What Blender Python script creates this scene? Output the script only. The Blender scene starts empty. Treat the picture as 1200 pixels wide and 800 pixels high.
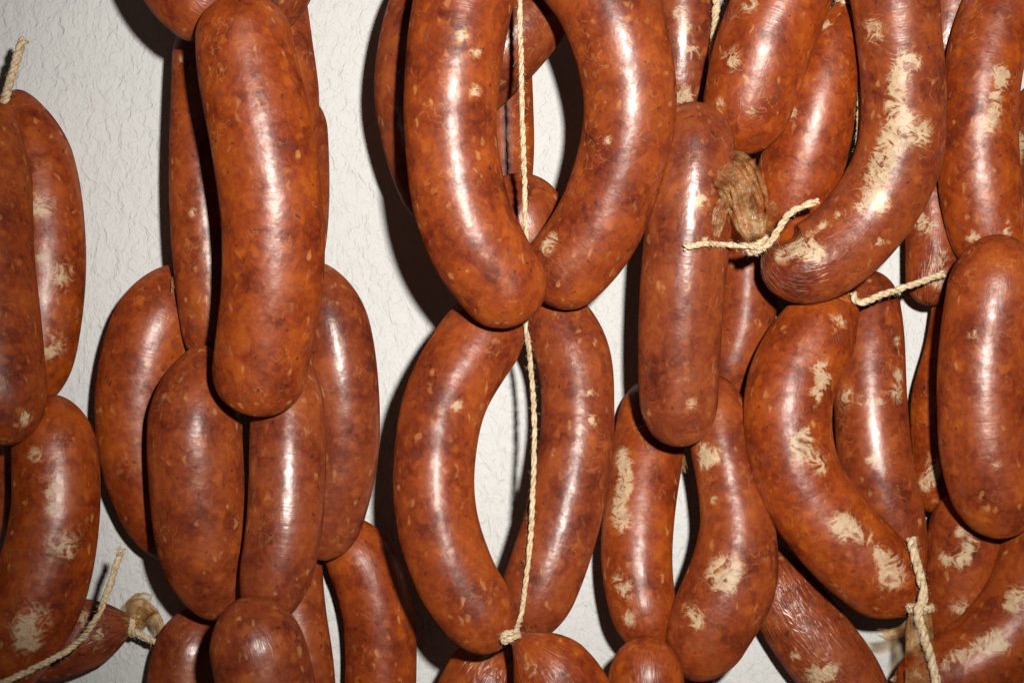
import bpy, math, random
import numpy as np
from mathutils import Vector, noise as mnoise

# ------------------------------------------------------------------ camera, light, exposure
scene = bpy.context.scene
COL = scene.collection
D = 0.75                 # camera to wall, metres
CZ = 1.50                # camera height
F = (D - 0.05) / 0.0003  # focal length in photo pixels (1200 wide)

cam_d = bpy.data.cameras.new('camera')
cam = bpy.data.objects.new('camera', cam_d); COL.objects.link(cam)
cam.location = (0, -D, CZ); cam.rotation_euler = (math.radians(90), 0, 0)
cam_d.sensor_width = 36; cam_d.lens = 36 * F / 1200
cam_d.clip_start = 0.01; cam_d.clip_end = 50
scene.camera = cam

world = bpy.data.worlds.new('World'); scene.world = world; world.use_nodes = True
world.node_tree.nodes['Background'].inputs['Color'].default_value = (1.0, 0.86, 0.70, 1)
world.node_tree.nodes['Background'].inputs['Strength'].default_value = 0.03

# the camera's flash: right of and a little above the lens
fl = bpy.data.lights.new('camera_flash', 'SPOT'); fl.energy = 38; fl.shadow_soft_size = 0.013
fl.spot_size = math.radians(50); fl.spot_blend = 1.0
fl.color = (1.0, 0.965, 0.91)
flash = bpy.data.objects.new('camera_flash', fl); COL.objects.link(flash)
flash.location = (0.075, -D + 0.0, CZ + 0.08)
flash.rotation_euler = (Vector((0.035, 0, CZ + 0.055)) - flash.location).to_track_quat('-Z', 'Y').to_euler()
scene.cycles.max_bounces = 5; scene.cycles.diffuse_bounces = 3; scene.cycles.glossy_bounces = 2

vs = scene.view_settings
vs.view_transform = 'Standard'; vs.look = 'None'; vs.gamma = 1; vs.exposure = 0; vs.use_curve_mapping = False

rng = random.Random(7)
nrng = np.random.default_rng(5)

# ------------------------------------------------------------------ helpers
def P(px, py, h):
    """point on the line of sight of photo pixel (px,py), h metres out from the wall"""
    t = D - h
    return np.array([(px - 600) / F * t, -h, CZ - (py - 400) / F * t])

def proj(v):
    t = D + v[:, 1]
    return np.stack([600 + v[:, 0] / t * F, 400 - (v[:, 2] - CZ) / t * F, -v[:, 1]], 1)

def tag(o, label, cat, group=None, kind=None):
    if label: o['label'] = label
    if cat: o['category'] = cat
    if group: o['group'] = group
    if kind: o['kind'] = kind
    return o

def mesh_obj(name, verts, faces, mat, parent=None, origin=None, uv=None, attrs=None):
    verts = np.asarray(verts, float)
    if parent is not None: origin = np.array(parent.location)
    elif origin is None: origin = verts.mean(0)
    me = bpy.data.meshes.new(name)
    me.from_pydata((verts - origin).tolist(), [], faces)
    me.materials.append(mat)
    me.polygons.foreach_set('use_smooth', [True] * len(me.polygons))
    for k, a in (attrs or {}).items():
        at = me.attributes.new(k, 'FLOAT', 'POINT'); at.data.foreach_set('value', np.asarray(a, np.float32))
    me.update()
    o = bpy.data.objects.new(name, me); COL.objects.link(o)
    if parent is not None: o.parent = parent
    else: o.location = origin
    return o

def spline(pts, n):
    """centripetal-ish Catmull-Rom through rows of pts, n samples evenly spaced"""
    p = np.asarray(pts, float)
    if len(p) == 2: p = np.array([p[0], (p[0] + p[1]) / 2, p[1]])
    q = np.vstack([2 * p[0] - p[1], p, 2 * p[-1] - p[-2]])
    out = []
    for i in range(1, len(q) - 2):
        t = np.linspace(0, 1, 40, endpoint=False)[:, None]
        a, b, c, d = q[i - 1], q[i], q[i + 1], q[i + 2]
        out.append(0.5 * (2 * b + (c - a) * t + (2 * a - 5 * b + 4 * c - d) * t ** 2 + (3 * b - a - 3 * c + d) * t ** 3))
    out = np.vstack(out + [p[-1:]])
    L = np.r_[0, np.cumsum(np.linalg.norm(np.diff(out[:, :2], axis=0), axis=1))]
    s = np.linspace(0, L[-1], n)
    return np.stack([np.interp(s, L, out[:, k]) for k in range(out.shape[1])], 1)

def frames(c):
    t = np.gradient(c, axis=0); t /= np.linalg.norm(t, axis=1)[:, None] + 1e-12
    n = np.cross(t[0], [0, 1, 0.05]); n /= np.linalg.norm(n)
    N = []
    for i in range(len(c)):
        n = n - t[i] * np.dot(n, t[i]); n = n / np.linalg.norm(n); N.append(n)
    N = np.array(N)
    return t, N, np.cross(t, N)

def tube_faces(nr, ns, cap=True):
    f = []
    for i in range(nr - 1):
        for j in range(ns):
            k = (j + 1) % ns
            f.append((i * ns + j, i * ns + k, (i + 1) * ns + k, (i + 1) * ns + j))
    if cap:
        f.append(tuple(range(ns))[::-1]); f.append(tuple((nr - 1) * ns + j for j in range(ns)))
    return f

# ------------------------------------------------------------------ node helpers
class NT:
    def __init__(s, name):
        s.m = bpy.data.materials.new(name); s.m.use_nodes = True
        s.t = s.m.node_tree; s.bsdf = s.t.nodes['Principled BSDF']; s.out = s.t.nodes['Material Output']
    def n(s, typ, **kw):
        nd = s.t.nodes.new(typ)
        for k, v in kw.items(): setattr(nd, k, v)
        return nd
    def set(s, sock, v):
        if hasattr(v, 'is_linked') or isinstance(v, bpy.types.NodeSocket): s.t.links.new(v, sock)
        else: sock.default_value = v
    def math(s, op, a, b=0.0, clamp=False):
        nd = s.n('ShaderNodeMath', operation=op, use_clamp=clamp)
        s.set(nd.inputs[0], a); s.set(nd.inputs[1], b); return nd.outputs[0]
    def noise(s, vec, scale, detail=3, rough=0.5, dist=0.0):
        nd = s.n('ShaderNodeTexNoise'); s.set(nd.inputs['Vector'], vec)
        nd.inputs['Scale'].default_value = scale; nd.inputs['Detail'].default_value = detail
        nd.inputs['Roughness'].default_value = rough; nd.inputs['Distortion'].default_value = dist
        return nd.outputs[0]
    def noisec(s, vec, scale, detail=3):
        nd = s.n('ShaderNodeTexNoise'); s.set(nd.inputs['Vector'], vec)
        nd.inputs['Scale'].default_value = scale; nd.inputs['Detail'].default_value = detail
        return nd.outputs[1]
    def vor(s, vec, scale, feature='F1'):
        nd = s.n('ShaderNodeTexVoronoi', feature=feature); s.set(nd.inputs['Vector'], vec)
        nd.inputs['Scale'].default_value = scale; return nd
    def ramp(s, fac, stops):
        nd = s.n('ShaderNodeValToRGB'); s.set(nd.inputs[0], fac)
        e = nd.color_ramp.elements
        while len(e) < len(stops): e.new(0.5)
        for x, (p, c) in zip(e, stops): x.position = p; x.color = (*c, 1)
        return nd.outputs[0]
    def step(s, v, lo, hi):
        nd = s.n('ShaderNodeMapRange', interpolation_type='SMOOTHSTEP'); s.set(nd.inputs[0], v)
        nd.inputs[1].default_value = lo; nd.inputs[2].default_value = hi
        return nd.outputs[0]
    def mix(s, fac, a, b):
        nd = s.n('ShaderNodeMix', data_type='RGBA'); s.set(nd.inputs[0], fac)
        for sk, v in ((nd.inputs[6], a), (nd.inputs[7], b)):
            s.set(sk, v if not isinstance(v, tuple) else (*v, 1))
        return nd.outputs[2]
    def vmul(s, v, k):
        nd = s.n('ShaderNodeVectorMath', operation='MULTIPLY'); s.set(nd.inputs[0], v); s.set(nd.inputs[1], k); return nd.outputs[0]
    def vadd(s, v, k):
        nd = s.n('ShaderNodeVectorMath', operation='ADD'); s.set(nd.inputs[0], v); s.set(nd.inputs[1], k); return nd.outputs[0]

def sausage_material():
    M = NT('sausage_casing')
    tc = M.n('ShaderNodeTexCoord').outputs['Object']
    rnd = M.n('ShaderNodeObjectInfo').outputs['Random']
    off = M.n('ShaderNodeCombineXYZ'); 
    M.set(off.inputs[0], M.math('MULTIPLY', rnd, 3.1)); M.set(off.inputs[1], M.math('MULTIPLY', rnd, 5.7)); M.set(off.inputs[2], M.math('MULTIPLY', rnd, 1.3))
    v = M.vadd(tc, off.outputs[0])
    # wobble the coordinates so that cells become irregular scraps
    wob = M.vmul(M.vadd(M.noisec(v, 260, 1), (-0.5, -0.5, -0.5)), (0.0045,) * 3)
    vw = M.vadd(v, wob)
    n1 = M.noise(vw, 70, 4, 0.62)
    n2 = M.noise(vw, 380, 3, 0.6)
    f = M.math('ADD', M.math('MULTIPLY', n1, 0.72), M.math('MULTIPLY', n2, 0.28))
    col = M.ramp(f, [(0.33, (0.082, 0.0130, 0.006)), (0.43, (0.163, 0.0255, 0.007)), (0.52, (0.235, 0.0405, 0.008)), (0.67, (0.335, 0.070, 0.010))])
    # orange paprika-fat blobs
    vo = M.vor(vw, 190)
    sel = M.n('ShaderNodeSeparateColor'); M.set(sel.inputs[0], vo.outputs['Color'])
    blob = M.math('MULTIPLY', M.step(vo.outputs['Distance'], 0.55, 0.10), M.step(sel.outputs[0], 0.55, 1.0))
    col = M.mix(M.math('MULTIPLY', blob, 0.52), col, (0.42, 0.098, 0.014))
    # dull maroon lean meat scraps
    lean = M.math('MULTIPLY', M.step(vo.outputs['Distance'], 0.6, 0.2), M.step(sel.outputs[1], 0.66, 0.9))
    lean = M.math('MULTIPLY', lean, M.step(sel.outputs[0], 0.6, 0.5))
    col = M.mix(M.math('MULTIPLY', lean, 0.42), col, (0.13, 0.034, 0.022))
    # small pale fat flecks
    v2 = M.vmul(vw, (1.0, 1.0, 0.55))
    vf = M.vor(v2, 330)
    sf = M.n('ShaderNodeSeparateColor'); M.set(sf.inputs[0], vf.outputs['Color'])
    fleck = M.math('MULTIPLY', M.step(vf.outputs['Distance'], 0.42, 0.12), M.step(sf.outputs[2], 0.70, 1.02))
    fleck = M.math('MULTIPLY', fleck, M.math('ADD', 0.25, n2))
    col = M.mix(M.math('MULTIPLY', fleck, 0.85), col, (0.50, 0.22, 0.075))
    vg = M.vor(M.vadd(vw, (0.37, 0.11, 0.23)), 520)
    sg_ = M.n('ShaderNodeSeparateColor'); M.set(sg_.inputs[0], vg.outputs['Color'])
    gran = M.math('MULTIPLY', M.step(vg.outputs['Distance'], 0.55, 0.15), M.math('SUBTRACT', sg_.outputs[1], 0.45))
    col = M.mix(M.math('MULTIPLY', gran, 0.36, True), col, (0.42, 0.12, 0.032))
    col = M.mix(M.math('MULTIPLY', M.math('MULTIPLY', gran, -1.0), 0.65, True), col, (0.09, 0.018, 0.008))
    # stringy pale filaments under the skin
    nr = M.noise(v, 190, 2, 0.5, 0.6)
    rid = M.math('ABSOLUTE', M.math('SUBTRACT', nr, 0.5))
    fil = M.math('MULTIPLY', M.step(rid, 0.022, 0.006), M.step(M.noise(v, 75, 2), 0.55, 0.64))
    col = M.mix(M.math('MULTIPLY', fil, 0.22), col, (0.52, 0.24, 0.09))
    # dark pepper specks
    spk = M.math('MULTIPLY', M.step(vg.outputs['Distance'], 0.45, 0.2), M.step(sg_.outputs[0], 0.955, 0.965))
    col = M.mix(M.math('MULTIPLY', spk, 0.7), col, (0.045, 0.012, 0.007))
    # per-sausage tone
    hsv = M.n('ShaderNodeHueSaturation'); M.set(hsv.inputs['Color'], col)
    M.set(hsv.inputs['Value'], M.math('ADD', 0.78, M.math('MULTIPLY', rnd, 0.26)))
    M.set(hsv.inputs['Saturation'], M.math('ADD', 0.975, M.math('MULTIPLY', rnd, 0.05)))
    col = hsv.outputs[0]
    # dried pale bloom where the casing lifted (own shapes, from the 'bloom' attribute)
    at = M.n('ShaderNodeAttribute', attribute_name='bloom').outputs['Fac']
    nb = M.noise(vw, 210, 4, 0.7)
    su = M.n('ShaderNodeAttribute', attribute_name='along').outputs['Fac']
    th = M.n('ShaderNodeAttribute', attribute_name='around').outputs['Fac']
    c3 = M.n('ShaderNodeCombineXYZ')
    M.set(c3.inputs[0], M.math('MULTIPLY', su, 210)); M.set(c3.inputs[1], M.math('MULTIPLY', M.math('SINE', th), 2.4)); M.set(c3.inputs[2], M.math('MULTIPLY', M.math('COSINE', th), 2.4))
    vein = M.math('ABSOLUTE', M.math('SUBTRACT', M.noise(c3.outputs[0], 1.0, 4, 0.6, 1.1), 0.5))
    bl = M.math('ADD', M.math('MULTIPLY', at, 1.1), M.math('MULTIPLY', M.math('SUBTRACT', nb, 0.5), 1.5))
    bl = M.math('SUBTRACT', bl, M.math('MULTIPLY', vein, 5.5))
    patch = M.math('MULTIPLY', M.step(bl, -0.05, 0.95), M.step(at, 0.03, 0.35))
    pc = M.mix(M.step(bl, 0.1, 1.0), (0.36, 0.15, 0.055), (0.55, 0.42, 0.26))
    col = M.mix(M.math('MULTIPLY', patch, M.math('ADD', 0.28, M.math('MULTIPLY', n2, 0.9), True)), col, pc)
    gl = M.math('ADD', M.math('ADD', 0.245, M.math('MULTIPLY', rnd, 0.10)), M.math('ADD', M.math('MULTIPLY', n2, 0.12), M.math('MULTIPLY', patch, 0.12)))
    # relief: soft lumps, hairline cross wrinkles, wrinkling near ties
    su = M.n('ShaderNodeAttribute', attribute_name='along').outputs['Fac']
    th = M.n('ShaderNodeAttribute', attribute_name='around').outputs['Fac']
    cv = M.n('ShaderNodeCombineXYZ')
    M.set(cv.inputs[0], M.math('MULTIPLY', su, 900)); M.set(cv.inputs[1], M.math('MULTIPLY', M.math('SINE', th), 1.6)); M.set(cv.inputs[2], M.math('ADD', M.math('COSINE', th), M.math('MULTIPLY', rnd, 40)))
    hair = M.noise(cv.outputs[0], 1.0, 2, 0.5)
    hmask = M.n('ShaderNodeAttribute', attribute_name='rings').outputs['Fac']
    wr = M.n('ShaderNodeAttribute', attribute_name='wrinkle').outputs['Fac']
    hh = M.math('MULTIPLY', M.math('MULTIPLY', hair, hmask), 0.00006)
    hh = M.math('ADD', hh, M.math('MULTIPLY', M.noise(v, 240, 2), 0.00019))
    c2 = M.n('ShaderNodeCombineXYZ')
    M.set(c2.inputs[0], M.math('MULTIPLY', su, 110)); M.set(c2.inputs[1], M.math('MULTIPLY', M.math('SINE', th), 6.5)); M.set(c2.inputs[2], M.math('MULTIPLY', M.math('COSINE', th), 6.5))
    crk = M.math('ABSOLUTE', M.math('SUBTRACT', M.noise(c2.outputs[0], 1.0, 2, 0.6, 0.6), 0.5))
    hh = M.math('ADD', hh, M.math('MULTIPLY', M.math('MULTIPLY', crk, wr), 0.0030))
    bp = M.n('ShaderNodeBump'); bp.inputs['Strength'].default_value = 1.0; bp.inputs['Distance'].default_value = 1.0
    M.set(bp.inputs['Height'], hh)
    df = M.n('ShaderNodeBsdfDiffuse'); M.set(df.inputs['Color'], col); M.set(df.inputs['Normal'], bp.outputs[0]); df.inputs['Roughness'].default_value = 0.3
    g1 = M.n('ShaderNodeBsdfGlossy'); g1.inputs['Color'].default_value = (1.0, 0.96, 0.93, 1); M.set(g1.inputs['Roughness'], gl); M.set(g1.inputs['Normal'], bp.outputs[0])
    g2 = M.n('ShaderNodeBsdfGlossy'); g2.inputs['Roughness'].default_value = 0.48; M.set(g2.inputs['Normal'], bp.outputs[0])
    m1 = M.n('ShaderNodeMixShader'); m1.inputs[0].default_value = 0.010
    M.t.links.new(df.outputs[0], m1.inputs[1]); M.t.links.new(g2.outputs[0], m1.inputs[2])
    m2 = M.n('ShaderNodeMixShader'); gs = M.n('ShaderNodeAttribute', attribute_name='gloss').outputs['Fac']
    M.set(m2.inputs[0], M.math('MULTIPLY', gs, M.math('ADD', 0.016, M.math('MULTIPLY', M.step(n1, 0.36, 0.62), 0.045))))
    M.t.links.new(m1.outputs[0], m2.inputs[1]); M.t.links.new(g1.outputs[0], m2.inputs[2])
    M.t.links.new(m2.outputs[0], M.out.inputs[0])
    return M.m

def wall_material():
    M = NT('rough_white_plaster')
    tc = M.n('ShaderNodeTexCoord').outputs['Object']
    wob = M.vmul(M.vadd(M.noisec(tc, 120, 3), (-0.5, -0.5, -0.5)), (0.008,) * 3)
    v = M.vmul(M.vadd(tc, wob), (1.0, 1.0, 0.62))
    lump = M.noise(v, 210, 3, 0.55, 0.8)
    pn = M.noise(M.vadd(v, (1.7, 0.4, 2.9)), 230, 3, 0.55, 0.5)
    plat = M.step(pn, 0.34, 0.64)
    plat2 = M.step(M.noise(v, 330, 2, 0.5, 0.4), 0.38, 0.68)
    h = M.math('ADD', M.math('MULTIPLY', lump, 0.0006), M.math('ADD', M.math('MULTIPLY', plat, 0.00032), M.math('MULTIPLY', plat2, 0.00020)))
    h = M.math('ADD', h, M.math('MULTIPLY', M.noise(tc, 900, 2), 0.00006))
    bp = M.n('ShaderNodeBump'); bp.inputs['Strength'].default_value = 1.0; bp.inputs['Distance'].default_value = 1.0
    M.set(bp.inputs['Height'], h); M.set(M.bsdf.inputs['Normal'], bp.outputs[0])
    c = M.ramp(M.noise(tc, 8, 5), [(0.3, (0.515, 0.51, 0.493)), (0.7, (0.57, 0.565, 0.548))])
    M.set(M.bsdf.inputs['Base Color'], c)
    M.bsdf.inputs['Roughness'].default_value = 0.72
    return M.m

def twine_material():
    M = NT('natural_twine')
    tc = M.n('ShaderNodeTexCoord').outputs['Object']
    c = M.ramp(M.noise(tc, 700, 4, 0.6), [(0.3, (0.36, 0.22, 0.11)), (0.5, (0.58, 0.43, 0.26)), (0.72, (0.72, 0.60, 0.42))])
    M.set(M.bsdf.inputs['Base Color'], c); M.bsdf.inputs['Roughness'].default_value = 0.7
    bp = M.n('ShaderNodeBump'); bp.inputs['Distance'].default_value = 0.0004
    M.set(bp.inputs['Height'], M.noise(tc, 1800, 3)); M.set(M.bsdf.inputs['Normal'], bp.outputs[0])
    return M.m

def casing_material():
    M = NT('dry_casing_skin')
    tc = M.n('ShaderNodeTexCoord').outputs['Object']
    c = M.ramp(M.noise(tc, 260, 4, 0.6, 0.8), [(0.32, (0.30, 0.10, 0.03)), (0.5, (0.48, 0.25, 0.09)), (0.7, (0.66, 0.48, 0.26))])
    M.set(M.bsdf.inputs['Base Color'], c)
    M.bsdf.inputs['Roughness'].default_value = 0.2
    tr = M.n('ShaderNodeBsdfTranslucent'); M.set(tr.inputs[0], c)
    tp = M.n('ShaderNodeBsdfTransparent'); tp.inputs[0].default_value = (1, 0.9, 0.76, 1)
    m1 = M.n('ShaderNodeMixShader'); m1.inputs[0].default_value = 0.3
    M.t.links.new(M.bsdf.outputs[0], m1.inputs[1]); M.t.links.new(tr.outputs[0], m1.inputs[2])
    m2 = M.n('ShaderNodeMixShader'); M.set(m2.inputs[0], M.math('MULTIPLY', M.noise(tc, 180, 2), 1.45, True))
    M.t.links.new(m1.outputs[0], m2.inputs[1]); M.t.links.new(tp.outputs[0], m2.inputs[2])
    M.t.links.new(m2.outputs[0], M.out.inputs[0])
    bp = M.n('ShaderNodeBump'); bp.inputs['Distance'].default_value = 0.0006
    M.set(bp.inputs['Height'], M.noise(tc, 420, 4, 0.6, 1.0)); M.set(M.bsdf.inputs['Normal'], bp.outputs[0])
    return M.m

MAT_S, MAT_W, MAT_T, MAT_C = sausage_material(), wall_material(), twine_material(), casing_material()

# ------------------------------------------------------------------ the wall
wall = mesh_obj('wall', [(-1.2, 0, 0.6), (1.2, 0, 0.6), (1.2, 0, 2.4), (-1.2, 0, 2.4)], [(0, 1, 2, 3)], MAT_W, origin=np.array([0, 0, 1.5]))
tag(wall, 'rough white plaster wall behind the hanging sausages', 'wall', kind='structure')

# ------------------------------------------------------------------ the sausages
# id: (layer back..front, label, centreline [(px, py, radius px)...], start-cap length, end-cap length (in radii), opts)
S = {}
def sg(i, layer, label, pts, c0=1.0, c1=1.0, **o):
    S[i] = dict(layer=layer, label=label, pts=pts, c0=c0, c1=c1, **o)

# bunch at the left end of the wall
sg('A4', 0, 'sausage mostly hidden behind the bloom-spotted sausage beside the loose twine end', [(-25, 490, 40), (-40, 560, 52), (-42, 640, 52), (-30, 730, 48)])
sg('A2', 1, 'tapering sausage with three pale blotches, hanging beside the short upright twine end', [(16, 106, 30), (42, 190, 44), (52, 285, 48), (46, 380, 48), (28, 478, 44)], 2.1, 1.6, wr0=.6)
sg('A5', 1, 'short sausage with frilled dry tied end poking out beneath the loose twine', [(20, 762, 42), (60, 754, 44), (105, 741, 40), (156, 729, 22)], 1.0, 1.3, wr1=1.0)
sg('A3', 2, 'fat curved sausage with two big pale blotches under the loose curling twine', [(56, 463, 42), (64, 530, 50), (64, 610, 52), (45, 690, 56), (6, 752, 58), (-38, 800, 52)], 1.3, 1.2, wr1=.8)
sg('A1', 3, 'rounded sausage hanging directly below the short upright twine end', [(4, 112, 26), (-14, 200, 50), (-18, 310, 58), (-8, 410, 58), (12, 522, 50)], 2.0, 1.25)
# thick bunch of the long upright sausage
sg('B3b', 0, 'narrow strip of sausage furthest back behind the long upright sausage, by the plaster', [(352, 112, 30), (351, 180, 34), (351, 260, 34), (342, 335, 32)], 1.2, 1.2)
sg('B3a', 1, 'hidden sausage showing a narrow edge beside the top of the long upright sausage', [(322, -20, 34), (332, 50, 34), (340, 118, 34), (338, 170, 30)])
sg('B2', 1, 'slim straight sausage with small side nub, tucked behind the long upright sausage', [(240, 20, 36), (238, 110, 38), (238, 220, 40), (246, 320, 42), (262, 440, 40)], 1.2, 1.6, wr1=.9)
sg('B4', .8, 'plump sausage bowing out behind the small-nubbed slim sausage, over dark wall shadow', [(222, 312, 40), (183, 378, 50), (163, 460, 51), (166, 540, 48), (195, 615, 44), (225, 655, 36)], 1.9, 1.7)
sg('B8', .9, 'glossy sausage bowing outward on the bare-plaster side of the pair of upright links', [(360, 308, 38), (388, 380, 44), (400, 460, 44), (400, 535, 43), (386, 600, 42), (368, 652, 40)], 1.9, 1.3)
sg('B9', .4, 'thin curved sausage arching away below the bowed glossy link, plaster gap inside it', [(375, 615, 34), (420, 652, 40), (443, 720, 42), (446, 800, 42), (440, 880, 42)], 1.6, 1.0, wr0=.5)
sg('B10', .2, 'slim sausage glimpsed deep behind the lowest plump sausage of the thick bunch', [(342, 630, 34), (345, 710, 36), (354, 790, 38), (358, 870, 38)])
sg('B11', 1.2, 'sausage bulging out beneath the broad upright link of the thick bunch', [(252, 712, 36), (226, 760, 44), (216, 820, 46), (216, 890, 46)], 1.4, 1.0)
sg('B7', 1.8, 'upright sausage with a long low highlight, paired beside the broader front link', [(338, 410, 38), (337, 490, 44), (336, 570, 45), (328, 650, 44), (306, 734, 40)], 1.8, 1.9)
sg('B6', 2, 'broad egg-ended sausage at the front of the pair below the long upright sausage', [(240, 404, 38), (229, 480, 54), (230, 560, 56), (240, 640, 55), (256, 724, 46)], 1.8, 1.9)
sg('B0L', 2, 'sausage end curving in above the slim nubbed sausage', [(190, -150, 46), (198, -70, 55), (225, -15, 55), (275, 30, 48)], 1.0, .9)
sg('B0R', 1.9, 'sausage end curving in over the hidden narrow sausage', [(345, -150, 46), (330, -70, 52), (312, -15, 52), (268, 26, 46)], 1.0, .9)
sg('B12', 2.6, 'lowest plump sausage standing out in front beneath the pair of upright links', [(282, 700, 46), (300, 755, 56), (314, 820, 58), (325, 900, 56)], 1.1, 1.0)
sg('B1', 3, 'long upright sausage with one bright central highlight, frontmost of the thick bunch', [(280, -4, 52), (290, 80, 59), (308, 165, 61), (319, 250, 60), (319, 330, 60), (309, 405, 57), (296, 485, 53)], .8, .9)
# loops on the long twine
sg('C5', 0, 'straight sausage seen through the upper loop, close behind the hanging twine', [(586, 60, 36), (590, 120, 35), (592, 180, 34), (588, 250, 32)])
sg('C6', .3, 'sausage crossing behind the point where the upper loop closes', [(585, 208, 40), (612, 258, 52), (626, 320, 48), (630, 395, 40)], 1.0, 1.0)
sg('C4', 1, 'blunt sausage end high inside the upper loop, behind the twine', [(518, 130, 40), (556, 92, 46), (590, 55, 48), (618, 20, 48), (652, -22, 38)], 1.0, 1.0)
sg('C3', 1, 'sausage half hidden along the outside of the upper loop, edged by dark shadow', [(535, -60, 40), (497, 15, 44), (483, 90, 44), (487, 150, 43), (508, 215, 42), (540, 270, 38)], 1.0, 1.4)
sg('C8', 1.6, 'straighter sausage of the lower loop, hanging just beside the long twine', [(626, 342, 38), (668, 408, 44), (677, 480, 43), (671, 550, 44), (657, 615, 45), (632, 690, 44), (604, 752, 38)], 1.4, 1.6, wr0=1.0, wr1=.7)
sg('C7', 2, 'bowed sausage of the lower loop curving away from the long twine', [(614, 350, 36), (566, 394, 49), (523, 465, 49), (509, 540, 48), (512, 610, 48), (533, 675, 48), (562, 722, 46), (580, 764, 40)], 1.5, 1.15)
sg('C2', 2.5, 'big bowed sausage with long pale highlight closing the upper loop, beside paprika-streaked hanging link', [(600, -150, 48), (655, -70, 56), (708, 0, 58), (734, 80, 56), (736, 150, 54), (716, 230, 53), (684, 290, 52), (630, 348, 46)], 1.0, .85)
sg('C1', 2.8, 'large crescent sausage of the upper loop with a wrinkled shoulder, overlapping its partner', [(600, -160, 46), (565, -75, 56), (541, 10, 58), (530, 90, 56), (528, 160, 54), (540, 240, 56), (566, 300, 56), (618, 374, 48)], 1.0, .85)
sg('C9', 1, 'wrinkle-ended sausage spreading from the twine knot, under the bowed lower-loop sausage', [(602, 738, 14), (582, 773, 44), (560, 825, 54), (540, 890, 54)], 1.3, 1.0, wr0=1.8, hmin=.042)
sg('C10', 2.2, 'smooth sausage spreading from the twine knot with an orange spot near the tie', [(600, 742, 14), (635, 775, 44), (665, 820, 54), (690, 890, 54)], 1.4, 1.0, wr0=.8)
# crowded chain with the tied tails
sg('D4', 0, 'dull brown sausage recessed behind the tied casing tail', [(866, 175, 30), (872, 250, 36), (874, 330, 37), (866, 400, 37), (838, 470, 34)], 1.5, 1.5)
sg('D1', 1, 'pale-streaked sausage hanging between the big upper loop and a leaning link', [(800, -100, 36), (800, -20, 40), (798, 50, 40), (793, 140, 38)], 1, 1.3)
sg('D5', 1.2, 'cone-topped sausage narrowing up to a small twine knot', [(990, -4, 10), (976, 55, 31), (956, 130, 46), (938, 200, 49), (918, 258, 44), (886, 290, 20)], 1.2, 1.3, wr0=.6, wr1=1.2)
sg('D2', 2, 'leaning sausage with a star-shaped pale spot and a broad highlight', [(975, -110, 48), (935, -40, 54), (908, 20, 56), (887, 80, 56), (862, 180, 48)], 1.0, 1.15)
sg('D8', .8, 'upright sausage with a long jagged pale streak down its side', [(772, 446, 38), (760, 520, 42), (750, 590, 42), (746, 650, 42), (752, 705, 40), (768, 766, 36)], 1.3, 1.4)
sg('D9', 1, 'club-shaped sausage with a broad pale blotch, swelling below a narrow neck', [(835, 440, 30), (844, 510, 37), (856, 570, 39), (864, 620, 45), (857, 680, 53), (832, 735, 50), (806, 795, 38)], 1.2, 1.2)
sg('D10', 1.6, 'small rounded sausage top below the jagged-streaked upright link', [(757, 744, 38), (757, 800, 45), (757, 880, 45)], 1.15, 1.0)
sg('D10b', .5, 'sliver of orange sausage under the club-shaped link', [(812, 780, 24), (816, 840, 28), (816, 890, 28)])
sg('D11', .6, 'wrinkled dull sausage slanting down under the big lower crescent', [(900, 640, 34), (916, 695, 42), (950, 745, 47), (988, 795, 46), (1020, 860, 40)], 1.3, 1.2, wr0=1.0, wr1=1.6, rough=.3)
sg('D3', 2.4, 'smooth upright sausage crossed by a loose twine end at mid height', [(812, 120, 44), (813, 185, 50), (806, 265, 51), (799, 345, 50), (795, 430, 48), (797, 522, 43)], 1.15, 1.1)
sg('D13', 1.4, 'straight speckled sausage hanging behind the lower crescent, tied with twine below', [(1018, 318, 30), (1018, 390, 41), (1020, 470, 43), (1028, 550, 43), (1050, 620, 36), (1076, 690, 16)], 1.0, 1.6, wr1=1.0)
sg('D12', 2.6, 'lower crescent sausage with pale blotches along its inner curve', [(1000, 346, 28), (962, 385, 47), (930, 440, 52), (923, 500, 52), (935, 560, 52), (968, 612, 52), (1012, 658, 52), (1050, 690, 46), (1078, 716, 24)], 1.4, 1.4, wr0=.8, wr1=.8)
sg('D6', 3, 'upper crescent sausage with large ragged pale blotches and a crimped tied end', [(1000, -95, 40), (1042, -25, 50), (1054, 50, 50), (1059, 120, 50), (1053, 185, 51), (1026, 240, 51), (985, 287, 50), (948, 309, 48), (920, 309, 38), (893, 288, 8)], 1.0, .6, wr1=1.6, hend=.052)
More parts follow.
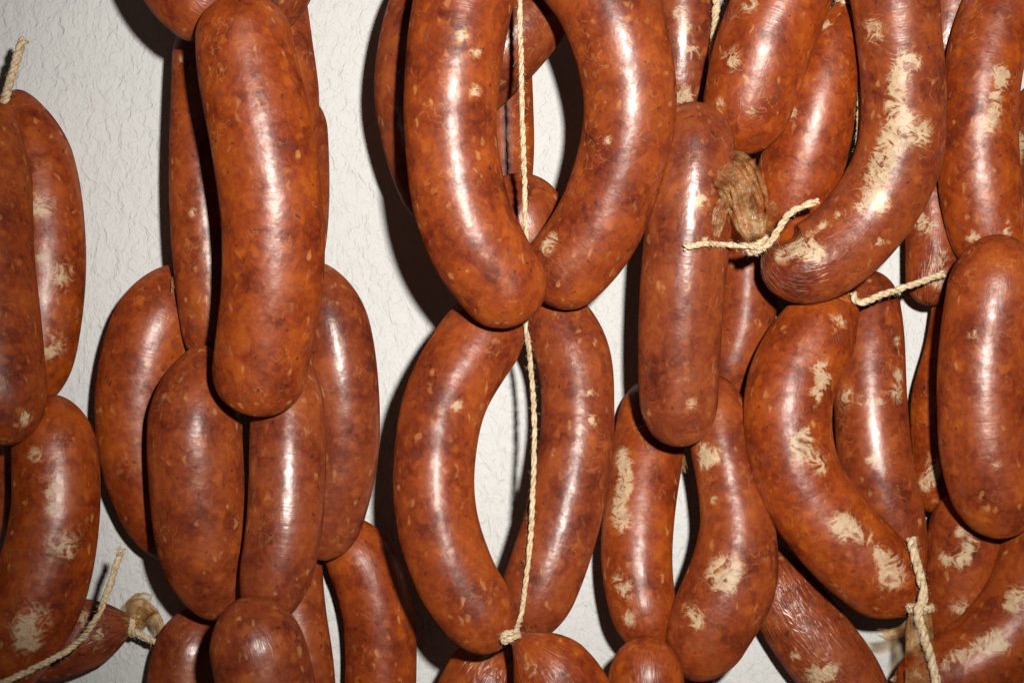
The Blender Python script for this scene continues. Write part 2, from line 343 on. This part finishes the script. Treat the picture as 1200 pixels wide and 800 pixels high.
# bunch at the other end
sg('E1b', 0, 'sausage peeking out beside the long curving glossy link', [(1232, 90, 40), (1230, 170, 44), (1232, 260, 40)])
sg('E1c', .2, 'dim sausage wedged between the blotched crescent and the glossy curving link', [(1120, -90, 36), (1118, -20, 40), (1110, 40, 38), (1098, 90, 34)])
sg('E0', .4, 'shadowed brown sausage with folded end behind the outstretched twine', [(1088, 200, 34), (1094, 260, 34), (1094, 310, 33), (1086, 358, 26)], 1.0, .8, wr1=1.2)
sg('E5', .3, 'thin dark sausage strip hanging below the folded brown end', [(1122, 330, 26), (1112, 400, 26), (1102, 470, 34), (1102, 540, 34), (1088, 600, 28)], 1.2, 1.2)
sg('E3', .8, 'sausage with fine pale scratches below the rounded front link', [(1140, 570, 40), (1132, 630, 45), (1128, 690, 44), (1122, 760, 42)], 1.2, 1.2)
sg('E1', 1.2, 'long curving glossy sausage with a pale stripe beside its highlight', [(1215, -70, 44), (1182, -5, 48), (1157, 60, 46), (1148, 130, 45), (1147, 200, 48), (1154, 255, 47), (1172, 326, 42)], 1.0, 1.3)
sg('E4', 1.6, 'bent dull sausage curving under the scratched link towards the twine tail', [(1232, 570, 44), (1224, 640, 50), (1205, 705, 52), (1165, 757, 52), (1115, 790, 50), (1050, 806, 40)], 1.0, 1.0, wr0=.8)
sg('E2b', .6, 'sausage sliver pressed against the rounded front link with hairline rings', [(1238, 370, 38), (1236, 450, 42), (1236, 540, 38)])
sg('E2', 2.4, 'rounded front sausage with hairline rings across its highlight', [(1174, 276, 48), (1166, 345, 56), (1153, 420, 53), (1152, 485, 53), (1160, 545, 55), (1182, 627, 50)], 1.2, 1.25)

# dried pale blotches: (px, py, radius px)
BL = {
 'A2': [(50, 240, 15), (72, 325, 15), (60, 405, 14), (48, 300, 7)],
 'A3': [(62, 570, 11), (60, 595, 8), (76, 638, 17), (34, 730, 20), (30, 755, 12), (42, 532, 8)],
 'A5': [(98, 720, 10), (118, 742, 7)],
 'A1': [(28, 489, 8)],
 'C1': [(556, 107, 7), (540, 40, 7), (560, 60, 6)],
 'C2': [(648, 282, 9), (640, 290, 7), (712, 165, 5)],
 'C8': [(693, 492, 7), (690, 458, 5), (650, 530, 4)],
 'C7': [(535, 475, 6)],
 'D1': [(797, 15, 8), (801, 35, 8), (811, 60, 10), (803, 112, 12), (795, 118, 8)],
 'D2': [(858, 72, 12), (878, 5, 9), (842, 120, 7), (880, 132, 5)],
 'D5': [(928, 133, 7), (968, 30, 6), (898, 262, 8), (915, 150, 5)],
 'D6': [(1022, 37, 13), (1056, 68, 10), (1055, 88, 10), (1075, 72, 7), (1048, 112, 8), (1050, 140, 11), (1064, 152, 14), (1080, 155, 12), (1040, 172, 11), (1045, 160, 10), (1035, 184, 11), (1030, 195, 12), (1052, 125, 8), (1056, 100, 8), (1024, 222, 16), (1032, 238, 9), (1010, 242, 6), (985, 250, 6), (965, 265, 6), (945, 286, 14), (928, 290, 11), (914, 300, 8), (955, 298, 9), (1030, 282, 6)],
 'D12': [(962, 430, 11), (966, 448, 10), (958, 462, 8), (935, 520, 9), (945, 532, 12), (962, 548, 10), (945, 510, 8), (985, 612, 14), (998, 620, 11), (1015, 630, 8), (1030, 645, 8), (1042, 660, 12), (1052, 672, 13), (1040, 680, 9), (985, 375, 9)],
 'D13': [(990, 465, 12), (1052, 440, 9), (1050, 460, 9), (1024, 540, 8), (1034, 468, 7), (1015, 470, 6), (992, 372, 9), (1052, 400, 6)],
 'D8': [(728, 532, 10), (731, 545, 9), (732, 558, 9), (730, 570, 9), (727, 584, 8), (722, 600, 12), (730, 615, 9), (753, 500, 7), (726, 680, 9), (733, 692, 8), (738, 722, 9)],
 'D9': [(822, 530, 9), (838, 534, 9), (826, 545, 7), (850, 664, 15), (853, 682, 13), (840, 675, 10), (812, 715, 9), (816, 730, 8), (835, 585, 5)],
 'D3': [(821, 228, 7), (818, 240, 5), (812, 474, 6), (825, 280, 4)],
 'D11': [(958, 792, 14), (975, 785, 9), (930, 770, 7)],
 'E1': [(1171, 88, 10), (1168, 110, 8), (1166, 130, 9), (1158, 148, 11), (1176, 95, 8), (1180, 268, 8), (1138, 278, 7)],
 'E1b': [(1196, 165, 11), (1192, 185, 8)],
 'E1c': [(1130, 6, 9)],
 'E0': [(1085, 264, 10), (1078, 258, 7), (1098, 330, 12), (1105, 300, 8)],
 'E5': [(1092, 555, 9), (1085, 568, 9), (1098, 540, 8)],
 'E3': [(1140, 632, 8), (1135, 648, 9), (1105, 655, 7), (1120, 662, 9), (1126, 712, 10), (1134, 728, 8), (1122, 622, 5)],
 'E4': [(1186, 708, 10), (1172, 748, 12), (1160, 752, 10), (1145, 758, 9), (1130, 768, 10), (1110, 775, 9), (1195, 700, 12)],
 'C9': [(570, 768, 7)],
 'C10': [(625, 785, 8)],
 'B2': [(212, 70, 6), (226, 250, 5), (244, 290, 6)],
 'E2': [(1165, 545, 5), (1140, 390, 6)],
}
CORE = 46
def cap_profile(e, R, c):
    x = np.clip(e / (c * R), 0, 1)
    return (1 - (1 - x) ** 2.15) ** (1 / 2.15)

def sample(d):
    q = spline(d['pts'], CORE)                    # px,py,r
    L = np.r_[0, np.cumsum(np.linalg.norm(np.diff(q[:, :2], axis=0), axis=1))]
    R = q[:, 2]
    r = R * cap_profile(L, np.mean(R), d['c0']) * cap_profile(L[-1] - L, np.mean(R), d['c1'])
    return q, L, np.maximum(r, 3)

LEAN = {'A2': (340, .004), 'A3': (570, .005), 'B1': (195, .005), 'B2': (240, .003), 'B4': (400, .004), 'B6': (465, .005), 'B7': (570, .004), 'B8': (375, .004),
        'C1': (165, .006), 'C2': (110, .006), 'C7': (560, .004), 'C8': (580, .004), 'D1': (60, .004), 'D2': (60, .004), 'D3': (255, .004), 'D5': (95, .004),
        'D8': (690, .004), 'D9': (590, .004), 'D12': (490, .006), 'D13': (520, .004), 'E1': (170, .005), 'E2': (385, .004)}
done = []
for i in sorted(S, key=lambda k: S[k]['layer']):
    d = S[i]; q, L, r = sample(d)
    h = np.full(CORE, 0.016)
    for it in range(4):
        c = np.array([P(a, b, hh) for (a, b), hh in zip(q[:, :2], h)])
        rm = r * (D - h) / F
        need = np.maximum(rm + 0.003, 0.016)
        need = np.maximum(need, d.get('hmin', 0))
        if 'hend' in d: need[-6:] = np.maximum(need[-6:], d['hend'])
        for (c2, r2) in done:
            dx = np.hypot(c[:, None, 0] - c2[None, :, 0], c[:, None, 2] - c2[None, :, 2])
            sm = 0.86 * (rm[:, None] + r2[None, :])
            hh = np.where(dx < sm, -c2[None, :, 1] + np.sqrt(np.maximum(sm ** 2 - dx ** 2, 0)), 0)
            need = np.maximum(need, hh.max(1))
        # bend limit, then smooth
        ds = np.abs(L[:, None] - L[None, :]) * 0.0003
        env = (need[None, :] - 0.22 * ds).max(1)
        w = np.exp(-(ds / 0.02) ** 2); env = (w * env[None, :]).sum(1) / w.sum(1)
        if i in LEAN:
            # a stiff link: hangs as one gentle bow, flat to the lens-and-flash line at row py
            py, bow = LEAN[i]
            z = CZ - (q[:, 1] - 400) * 0.0003; k0 = np.argmin(np.abs(q[:, 1] - py)); tt = L / L[-1]
            nz = (CZ + 0.04 - z[k0]) / (D - 0.06)
            shape = -nz * (z - z[k0]) - 6 * bow * (tt - tt[k0]) ** 2
            core = need.copy(); ex = 4 if i in ('B6', 'C7') else 7; core[:ex] = 0; core[-ex:] = 0
            env = (core - shape).max() + shape
        h = 0.5 * h + 0.5 * env if it < 2 else env
    c = np.array([P(a, b, hh) for (a, b), hh in zip(q[:, :2], h)])
    rm = r * (D - h) / F
    done.append((c, rm)); d['c'] = c; d['h'] = h; d['q'] = q

NS = 72
GLOSS = {'C7': .45, 'C1': .7, 'C2': .8, 'B6': .7, 'D3': .9, 'A1': .3, 'B9': .4, 'D9': .6, 'E3': .3, 'E4': .5, 'D11': .7, 'B4': .8, 'D4': .25, 'E0': .5, 'A5': .6, 'C5': .25, 'C6': .6, 'C4': .5, 'E5': .3, 'B3a': .5, 'B3b': .5}
ALLV = []
def build_sausage(i):
    d = S[i]; c0 = d['c']
    L0 = np.r_[0, np.cumsum(np.linalg.norm(np.diff(c0, axis=0), axis=1))]; LT = L0[-1]
    Rm = np.interp(np.linspace(0, LT, CORE), L0, d['q'][:, 2] * (D - d['h']) / F)
    Rav = Rm.mean()
    ca, cb = d['c0'] * Rav, d['c1'] * Rav
    ph = np.linspace(0, math.pi / 2, 20)
    nb = int(max(30, (LT - ca - cb) / 0.0009))
    s = np.r_[ca * (1 - np.cos(ph)), np.linspace(ca, LT - cb, nb)[1:-1], LT - cb * (1 - np.sin(ph))]
    s = np.sort(s)
    # smooth centreline
    c = np.stack([np.interp(s, L0, c0[:, k]) for k in range(3)], 1)
    for _ in range(6):
        c[1:-1] = 0.25 * c[:-2] + 0.5 * c[1:-1] + 0.25 * c[2:]
    R = np.interp(s, np.linspace(0, LT, CORE), Rm)
    r = R * cap_profile(s, Rav, d['c0']) * cap_profile(LT - s, Rav, d['c1'])
    r = np.maximum(r, 0.0004)
    t, N, B = frames(c)
    th = np.linspace(0, 2 * math.pi, NS, endpoint=False)
    seed = (sum(map(ord, i)) * 1.37) % 97
    TH, SS = np.meshgrid(th, s)
    # lumpy filling
    lump = np.zeros_like(TH)
    for k in range(7):
        a = nrng.integers(0, 4); fq = nrng.uniform(25, 150); p = nrng.uniform(0, 6.28); p2 = nrng.uniform(0, 6.28)
        lump += np.cos(a * TH + p) * np.sin(fq * SS + p2 + 0.6 * np.sin(TH + p)) / 7
    rad = r[:, None] * (1 + 0.028 * lump)
    # radial pleats gathered at the ends
    e0, e1 = s, LT - s
    wr0, wr1 = d.get('wr0', .25), d.get('wr1', .25)
    g = np.zeros_like(TH)
    for e, w, k in ((e0, wr0, 0), (e1, wr1, 1)):
        fall = np.exp(-e / (0.55 * Rav)) * w
        pl = np.zeros_like(TH)
        for m in range(5):
            n = nrng.integers(9, 24); p = nrng.uniform(0, 6.28)
            pl += np.sin(n * TH + p + 2.2 * np.sin(nrng.integers(1, 4) * TH + p) + e[:, None] * nrng.uniform(-120, 120))
        g += fall[:, None] * (np.abs(pl / 3) - .4)
    rad = rad * (1 + 0.055 * g)
    V = c[:, None, :] + rad[:, :, None] * (np.cos(TH)[:, :, None] * N[:, None, :] + np.sin(TH)[:, :, None] * B[:, None, :])
    V = V.reshape(-1, 3)
    nrm = (np.cos(TH)[:, :, None] * N[:, None, :] + np.sin(TH)[:, :, None] * B[:, None, :]).reshape(-1, 3)
    pp = proj(V)
    bloom = np.zeros(len(V))
    for (bx, by, br) in BL.get(i, []):
        dd = np.hypot(pp[:, 0] - bx, pp[:, 1] - by) + np.where(nrm[:, 1] > 0.1, 1e4, 0)
        k = V[np.argmin(dd)]
        rr = br * 0.0003 * 1.14
        bloom = bloom + np.exp(-(np.linalg.norm(V - k, axis=1) / rr) ** 2 * 0.8)
    bloom = np.minimum(bloom, 1.05)
    rings = np.clip(0.25 + 0.9 * sum(np.sin(nrng.uniform(40, 110) * SS + nrng.integers(0, 3) * TH + nrng.uniform(0, 6.28)) for _ in range(4)).ravel() / 2, 0, 1)
    wrk = np.exp(-e0 / (0.8 * Rav)) * wr0 + np.exp(-e1 / (0.8 * Rav)) * wr1 + d.get('rough', 0.0)
    o = mesh_obj('sausage', V, tube_faces(len(s), NS), MAT_S,
                 attrs=dict(bloom=bloom, along=np.repeat(s + seed, NS), around=TH.ravel(), rings=rings, gloss=np.full(len(V), GLOSS.get(i, 1.0)), wrinkle=np.repeat(np.clip(wrk, 0, 1.2), NS)))
    tag(o, d['label'], 'sausage', 'sausages hanging against the plaster wall')
    d['obj'] = o; d['V'] = V; ALLV.append(pp)
    return o
for i in S: build_sausage(i)
AV = np.vstack(ALLV)

def surf(px, py, rad=5, ids=None):
    """how far out from the wall the frontmost sausage skin is on this line"""
    A = AV if ids is None else np.vstack([proj(S[k]['V']) for k in ids])
    m = (A[:, 0] - px) ** 2 + (A[:, 1] - py) ** 2 < rad * rad
    return A[m, 2].max() if m.any() else 0.0

def hc(i, px, py):
    """depth of the centreline of sausage i nearest this pixel"""
    q = S[i]['q']; return S[i]['h'][np.argmin((q[:, 0] - px) ** 2 + (q[:, 1] - py) ** 2)]

# ------------------------------------------------------------------ twine
def strand_tube(c, r, ns=8):
    t, N, B = frames(c)
    th = np.linspace(0, 2 * math.pi, ns, endpoint=False)
    r = np.broadcast_to(np.asarray(r, float), (len(c),))
    V = c[:, None, :] + r[:, None, None] * (np.cos(th)[None, :, None] * N[:, None, :] + np.sin(th)[None, :, None] * B[:, None, :])
    return V.reshape(-1, 3), tube_faces(len(c), ns)

def twine_geo(path, dia, pitch=0.0055, fray=(0, 0), fuzz=1.0):
    """three twisted plies and some loose fibres along a world-space path"""
    path = np.asarray(path, float)
    L = np.r_[0, np.cumsum(np.linalg.norm(np.diff(path, axis=0), axis=1))]
    n = int(max(24, L[-1] / 0.00045))
    p = spline3(path, n); t, N, B = frames(p)
    s = np.linspace(0, L[-1], n)
    V, Fs = [], []
    off = 0
    for k in range(3):
        a = 2 * math.pi * (s / pitch + k / 3) + 1.1 * np.sin(s * 160 + k * .4) + 0.5 * np.sin(s * 390 + k)
        rr = dia * 0.25 * (1 + 0.16 * np.sin(s * 430 + k * 2.4) + 0.12 * np.sin(s * 1130 + k * 4.1))
        o = dia * 0.215 * np.ones(n)
        for side, fr in ((s, fray[0]), (L[-1] - s, fray[1])):
            if fr: o = o * (1 + fr * np.exp(-side / 0.0012)); rr = rr * (1 - 0.4 * np.exp(-side / 0.0008))
        c = p + o[:, None] * (np.cos(a)[:, None] * N + np.sin(a)[:, None] * B)
        v, f = strand_tube(c, rr)
        V.append(v); Fs += [tuple(x + off for x in ff) for ff in f]; off += len(v)
    for _ in range(int(L[-1] / 0.0005 * fuzz)):
        j = rng.randrange(n - 1); a = rng.uniform(0, 6.28)
        d0 = math.cos(a) * N[j] + math.sin(a) * B[j]
        d1 = t[j] * rng.uniform(-1, 1) + d0 * rng.uniform(.3, 1) + np.array([rng.uniform(-.4, .4) for _ in range(3)])
        ln = rng.uniform(.0005, .0018)
        c = np.array([p[j] + d0 * dia * .4, p[j] + d0 * dia * .5 + d1 * ln * .5, p[j] + d0 * dia * .5 + d1 * ln + np.array([0, 0, -ln * .3])])
        v, f = strand_tube(c, 0.00004, 3)
        V.append(v); Fs += [tuple(x + off for x in ff) for ff in f]; off += len(v)
    return np.vstack(V), Fs

def spline3(p, n):
    p = np.asarray(p, float)
    if len(p) == 2: p = np.array([p[0], (p[0] + p[1]) / 2, p[1]])
    q = np.vstack([2 * p[0] - p[1], p, 2 * p[-1] - p[-2]])
    out = []
    for i in range(1, len(q) - 2):
        t = np.linspace(0, 1, 60, endpoint=False)[:, None]
        a, b, c, d = q[i - 1], q[i], q[i + 1], q[i + 2]
        out.append(0.5 * (2 * b + (c - a) * t + (2 * a - 5 * b + 4 * c - d) * t ** 2 + (3 * b - a - 3 * c + d) * t ** 3))
    out = np.vstack(out + [p[-1:]])
    L = np.r_[0, np.cumsum(np.linalg.norm(np.diff(out, axis=0), axis=1))]
    s = np.linspace(0, L[-1], n)
    return np.stack([np.interp(s, L, out[:, k]) for k in range(3)], 1)

def twine(pts, dia_px, label, group=None, parent=None, name='twine', **kw):
    path = np.array([P(*p) for p in pts])
    v, f = twine_geo(path, dia_px * 0.0003, **kw)
    o = mesh_obj(name, v, f, MAT_T, parent)
    if parent is None: tag(o, label, 'twine', group)
    return o

def wraps(px, py, h, axis_deg, rad_px, dia_px, turns, parent, tall=0.55, name='knot'):
    """turns of twine round a pinched neck; axis_deg = direction of the neck in the picture plane"""
    c = P(px, py, h); a = math.radians(axis_deg)
    ax = np.array([math.cos(a), 0, -math.sin(a)]); u = np.array([-ax[2], 0, ax[0]]); w = np.array([0, -1, 0])
    th = np.linspace(0, 2 * math.pi * turns, int(40 * turns))
    r = rad_px * 0.0003 * (1 + 0.08 * np.sin(th * 2.3))
    adv = (np.linspace(-.5, .5, len(th)) + 0.12 * np.sin(th * 1.7)) * turns * dia_px * 0.0003 * tall
    p = c + r[:, None] * (np.cos(th)[:, None] * u + np.sin(th)[:, None] * w) + adv[:, None] * ax
    v, f = twine_geo(p, dia_px * 0.0003, fuzz=.8)
    return mesh_obj(name, v, f, MAT_T, parent)

G = 'cotton twines tying the sausages'
# long hanging twine with its knot
hk = max(hc('C9', 600, 745), hc('C10', 600, 745), surf(600, 742, 6, ['C9', 'C10', 'C8'])) + 0.001
h_up = 0.5 * (hc('C1', 560, 200) + hc('C2', 735, 150))
h_mid = surf(618, 345, 8, ['C6', 'C8', 'C7'])
pts = [(607, -60, h_up), (609, 0, h_up), (611, 90, h_up), (614, 190, h_up), (616, 262, h_up - .002), (619, 310, h_up - .008), (617, 350, max(h_mid + .002, .03)),
       (617, 385, surf(617, 385, 8, ['C7', 'C8']) + .001), (622, 430, surf(640, 430, 6, ['C8'])+.001), (626, 490, surf(640, 490, 8, ['C8']) + .001),
       (625, 560, surf(640, 555, 6, ['C8']) + .001), (622, 625, surf(622, 625, 6, ['C8']) + .0015), (616, 680, surf(616, 680, 6, ['C8']) + .0015), (611, 720, surf(611, 720, 5, ['C8', 'C10']) + .0015), (603, 742, hk + .002)]
t1 = twine(pts, 7.2, 'long cotton twine running down through both sausage loops to a knot', G, pitch=.011)
wraps(598, 744, hk, 75, 9, 7, 2.5, t1)
nub = twine([(601, 741, hk + .0035), (593, 742, hk + .004), (588, 748, hk + .003), (592, 752, hk + .002)], 8, None, parent=t1, name='knot_end')

# upright end on the first bunch
hA = surf(8, 118, 6)
twine([(4, 122, hA - .002), (8, 108, hA), (14, 88, hA + .001), (22, 62, hA), (28, 47, hA - .002)], 12, 'short upright twine end above the first bunch', G, pitch=.006, fray=(0, 1.2))
# loose curl
def on(px, py, k=.0017): return (px, py, surf(px, py, 6) + k)
hs = surf(60, 775, 6)
b = surf(85, 757, 6)
twine([(-30, 812, surf(-20, 795, 10) + .001), (8, 797, surf(10, 795, 8) + .0015), (45, 780, surf(45, 780, 8) + .0015), (85, 757, max(b, .05) + .002), (112, 725, .058), (127, 690, .058), (137, 660, .055), (143, 642, .052)], 9, 'loose cotton twine curling up beside the frilled tied end', G, pitch=.006, fray=(0, .8))

# ------------------------------------------------------------------ dried casing tails
def tail(parent_id, pts, crumple=.35, flat=.5, seed=1, pleats=7, name='casing_tail', label=None):
    """ruffled tube of dry casing: pts = (px, py, h, half width px)"""
    r_ = np.random.default_rng(seed)
    a = np.array([[*P(x, y, h), w * 0.0003] for x, y, h, w in pts])
    p = spline3(a[:, :3], 60)
    Lq = np.r_[0, np.cumsum(np.linalg.norm(np.diff(a[:, :3], axis=0), axis=1))]; Lq /= Lq[-1]
    s = np.linspace(0, 1, 60); w = np.interp(s, Lq, a[:, 3])
    t, N, B = frames(p)
    ns = 64; th = np.linspace(0, 2 * math.pi, ns, endpoint=False); TH, SS = np.meshgrid(th, s)
    g = np.zeros_like(TH)
    for k in range(6):
        g += (1.2 - 2 * np.abs(np.sin(0.5 * r_.integers(3, 2 * pleats) // 1 * TH + r_.uniform(0, 6) + SS * r_.uniform(-5, 5)))) * (0.6 + 0.4 * np.sin(SS * r_.uniform(4, 18) + r_.uniform(0, 6))) / 2.6
    rad = w[:, None] * (1 + crumple * g * (0.35 + 0.65 * SS))
    V = p[:, None, :] + rad[:, :, None] * (np.cos(TH)[:, :, None] * N[:, None, :] + flat * np.sin(TH)[:, :, None] * B[:, None, :])
    edge = SS ** 6 * 0.0016 * np.sin(3 * TH + r_.uniform(0, 6))
    V = V + edge[:, :, None] * t[:, None, :]
    o = mesh_obj(name, V.reshape(-1, 3), tube_faces(60, ns, False), MAT_C, S[parent_id]['obj'])
    if label: o['label'] = label
    return o

# tied end poking out below the loose curl
h5 = hc('A5', 156, 729)
tail('A5', [(148, 731, h5, 16), (158, 728, h5, 11), (164, 720, h5 + .001, 14), (166, 710, h5 + .003, 17), (174, 706, h5 + .004, 15)], .4, .8, 3)
tail('A5', [(166, 708, h5 + .002, 6), (178, 716, h5 + .002, 7), (186, 732, h5, 6), (190, 750, h5 - .003, 3)], .5, .5, 4)
wraps(157, 732, h5, 10, 12, 6, 2.0, S['A5']['obj'])
twine([(158, 738, h5 + .003), (170, 746, h5 + .003), (188, 755, h5 + .001)], 9, None, parent=S['A5']['obj'], name='twine_end', fray=(0, .6))
# crimped end of the upper crescent: tails, knot, two twine ends
hD = max(surf(893, 292, 6, ['D6']), surf(886, 285, 6, ['D5']), surf(846, 250, 5, ['D3']) - .002)
tail('D6', [(893, 296, hD - .004, 12), (888, 282, hD + .001, 9), (881, 264, hD + .002, 18), (876, 238, hD + .003, 22), (868, 216, hD + .004, 21), (858, 203, hD + .005, 24), (850, 198, hD + .006, 22)], .4, .22, 7, pleats=10)
tail('D6', [(872, 222, hD + .001, 6), (860, 226, hD + .002, 8), (848, 240, hD + .003, 8), (840, 258, hD + .003, 9), (838, 272, hD + .003, 7)], .3, .25, 9, label='flat strip of dry casing')
tail('D5', [(895, 285, hD - .003, 10), (902, 272, hD - .002, 11), (909, 258, surf(909, 258, 5, ['D5']) + .0003, 16), (914, 243, surf(914, 243, 5, ['D5']) - .0015, 17)], .16, .25, 12, pleats=14)
tD = twine([(801, 290, max(surf(803, 290, 6) + .002, hD - .004)), (825, 286, max(surf(825, 286, 6) + .002, hD - .002)), (850, 287, hD + .001), (876, 288, hD + .003), (893, 291, hD + .004)], 8, 'loose twine end reaching from the crimped tied crescent across the smooth upright sausage', G, pitch=.0065, fray=(.8, 0))
wraps(889, 289, hD - .001, 60, 12, 8, 2.4, tD)
twine([(893, 292, hD + .004), (904, 282, hD + .005), (914, 266, hD + .005), (926, 250, hD + .006), (942, 241, hD + .007), (960, 236, hD + .008)], 9, None, parent=tD, name='twine_end', pitch=.009, fray=(0, .5))
# tie of the lower crescent's top, with the outstretched end
hE = surf(1005, 352, 7)
tE = twine([(1000, 343, hE), (1003, 352, hE + .002), (1012, 354, hE + .003), (1035, 345, hE + .002), (1060, 337, hE + .0), (1085, 328, hE - .002), (1106, 321, hE - .004)], 9.5, 'straight twine end stretched out from the top of the lower crescent', G, pitch=.008, fray=(0, .8))
# tie below the lower crescent
hF = max(surf(1078, 700, 8), surf(1070, 660, 8), surf(1095, 785, 12) - .001)
tF = twine([(1068, 630, surf(1068, 634, 8) + .001), (1072, 650, surf(1072, 652, 8) + .002), (1079, 675, hF + .002), (1082, 700, hF + .003), (1076, 718, hF + .004), (1082, 745, hF + .003), (1092, 775, hF + .002), (1098, 805, hF + .002), (1102, 850, hF + .001)], 13, 'thick twine hanging down from the tied foot of the lower crescent', G, pitch=.011, fray=(.6, 0))
wraps(1078, 712, hF - .003, 95, 13, 8, 1.6, tF)
tail('D13', [(1078, 705, hF - .003, 12), (1078, 725, hF - .001, 14), (1078, 755, hF - .001, 17), (1080, 790, hF - .002, 19), (1084, 840, hF - .003, 20)], .3, .35, 15)
tail('D12', [(1068, 728, hF - .006, 6), (1056, 739, hF - .010, 7), (1044, 743, hF - .011, 7), (1032, 740, hF - .010, 5)], .25, .7, 17)
tail('E4', [(1070, 795, hc('E4', 1060, 800), 24), (1062, 800, hc('E4', 1060, 800), 18), (1052, 805, hc('E4', 1060, 800), 14)], .3, .7, 19)
# small knot at the cone top, and twine glimpsed behind
hG = hc('D5', 988, 0)
tG = twine([(990, -70, hG), (993, -30, hG + .001), (992, 0, hG + .003)], 9, 'twine ending in a small knot on the cone-topped sausage', G)
wraps(991, 3, hG, 80, 9, 7, 2.2, tG)
hH = hc('D5', 1000, 120)
twine([(1004, 60, hH), (1008, 110, hH), (1007, 150, hH), (1003, 200, hH - .002), (994, 240, hH - .004)], 9, 'twine strip glimpsed between the cone-topped sausage and the upper crescent', G)
hI = .03
twine([(842, -60, hI), (840, 0, hI), (836, 55, hI), (833, 110, hI)], 11, 'twine strip glimpsed between the pale-streaked sausage and the leaning sausage', G)

# link nubs: little twisted stumps of casing
def stump(i, x, y, h, dx, dy, w):
    tail(i, [(x, y, h, w), (x + dx * .5, y + dy * .5, h, w * .8), (x + dx, y + dy, h, w * .55)], .3, .8, int(x), name='link_nub')
stump('B2', 208, 326, hc('B2', 240, 330), -4, 16, 7)
stump('D8', 797, 535, hc('D8', 760, 540), 6, 14, 6)
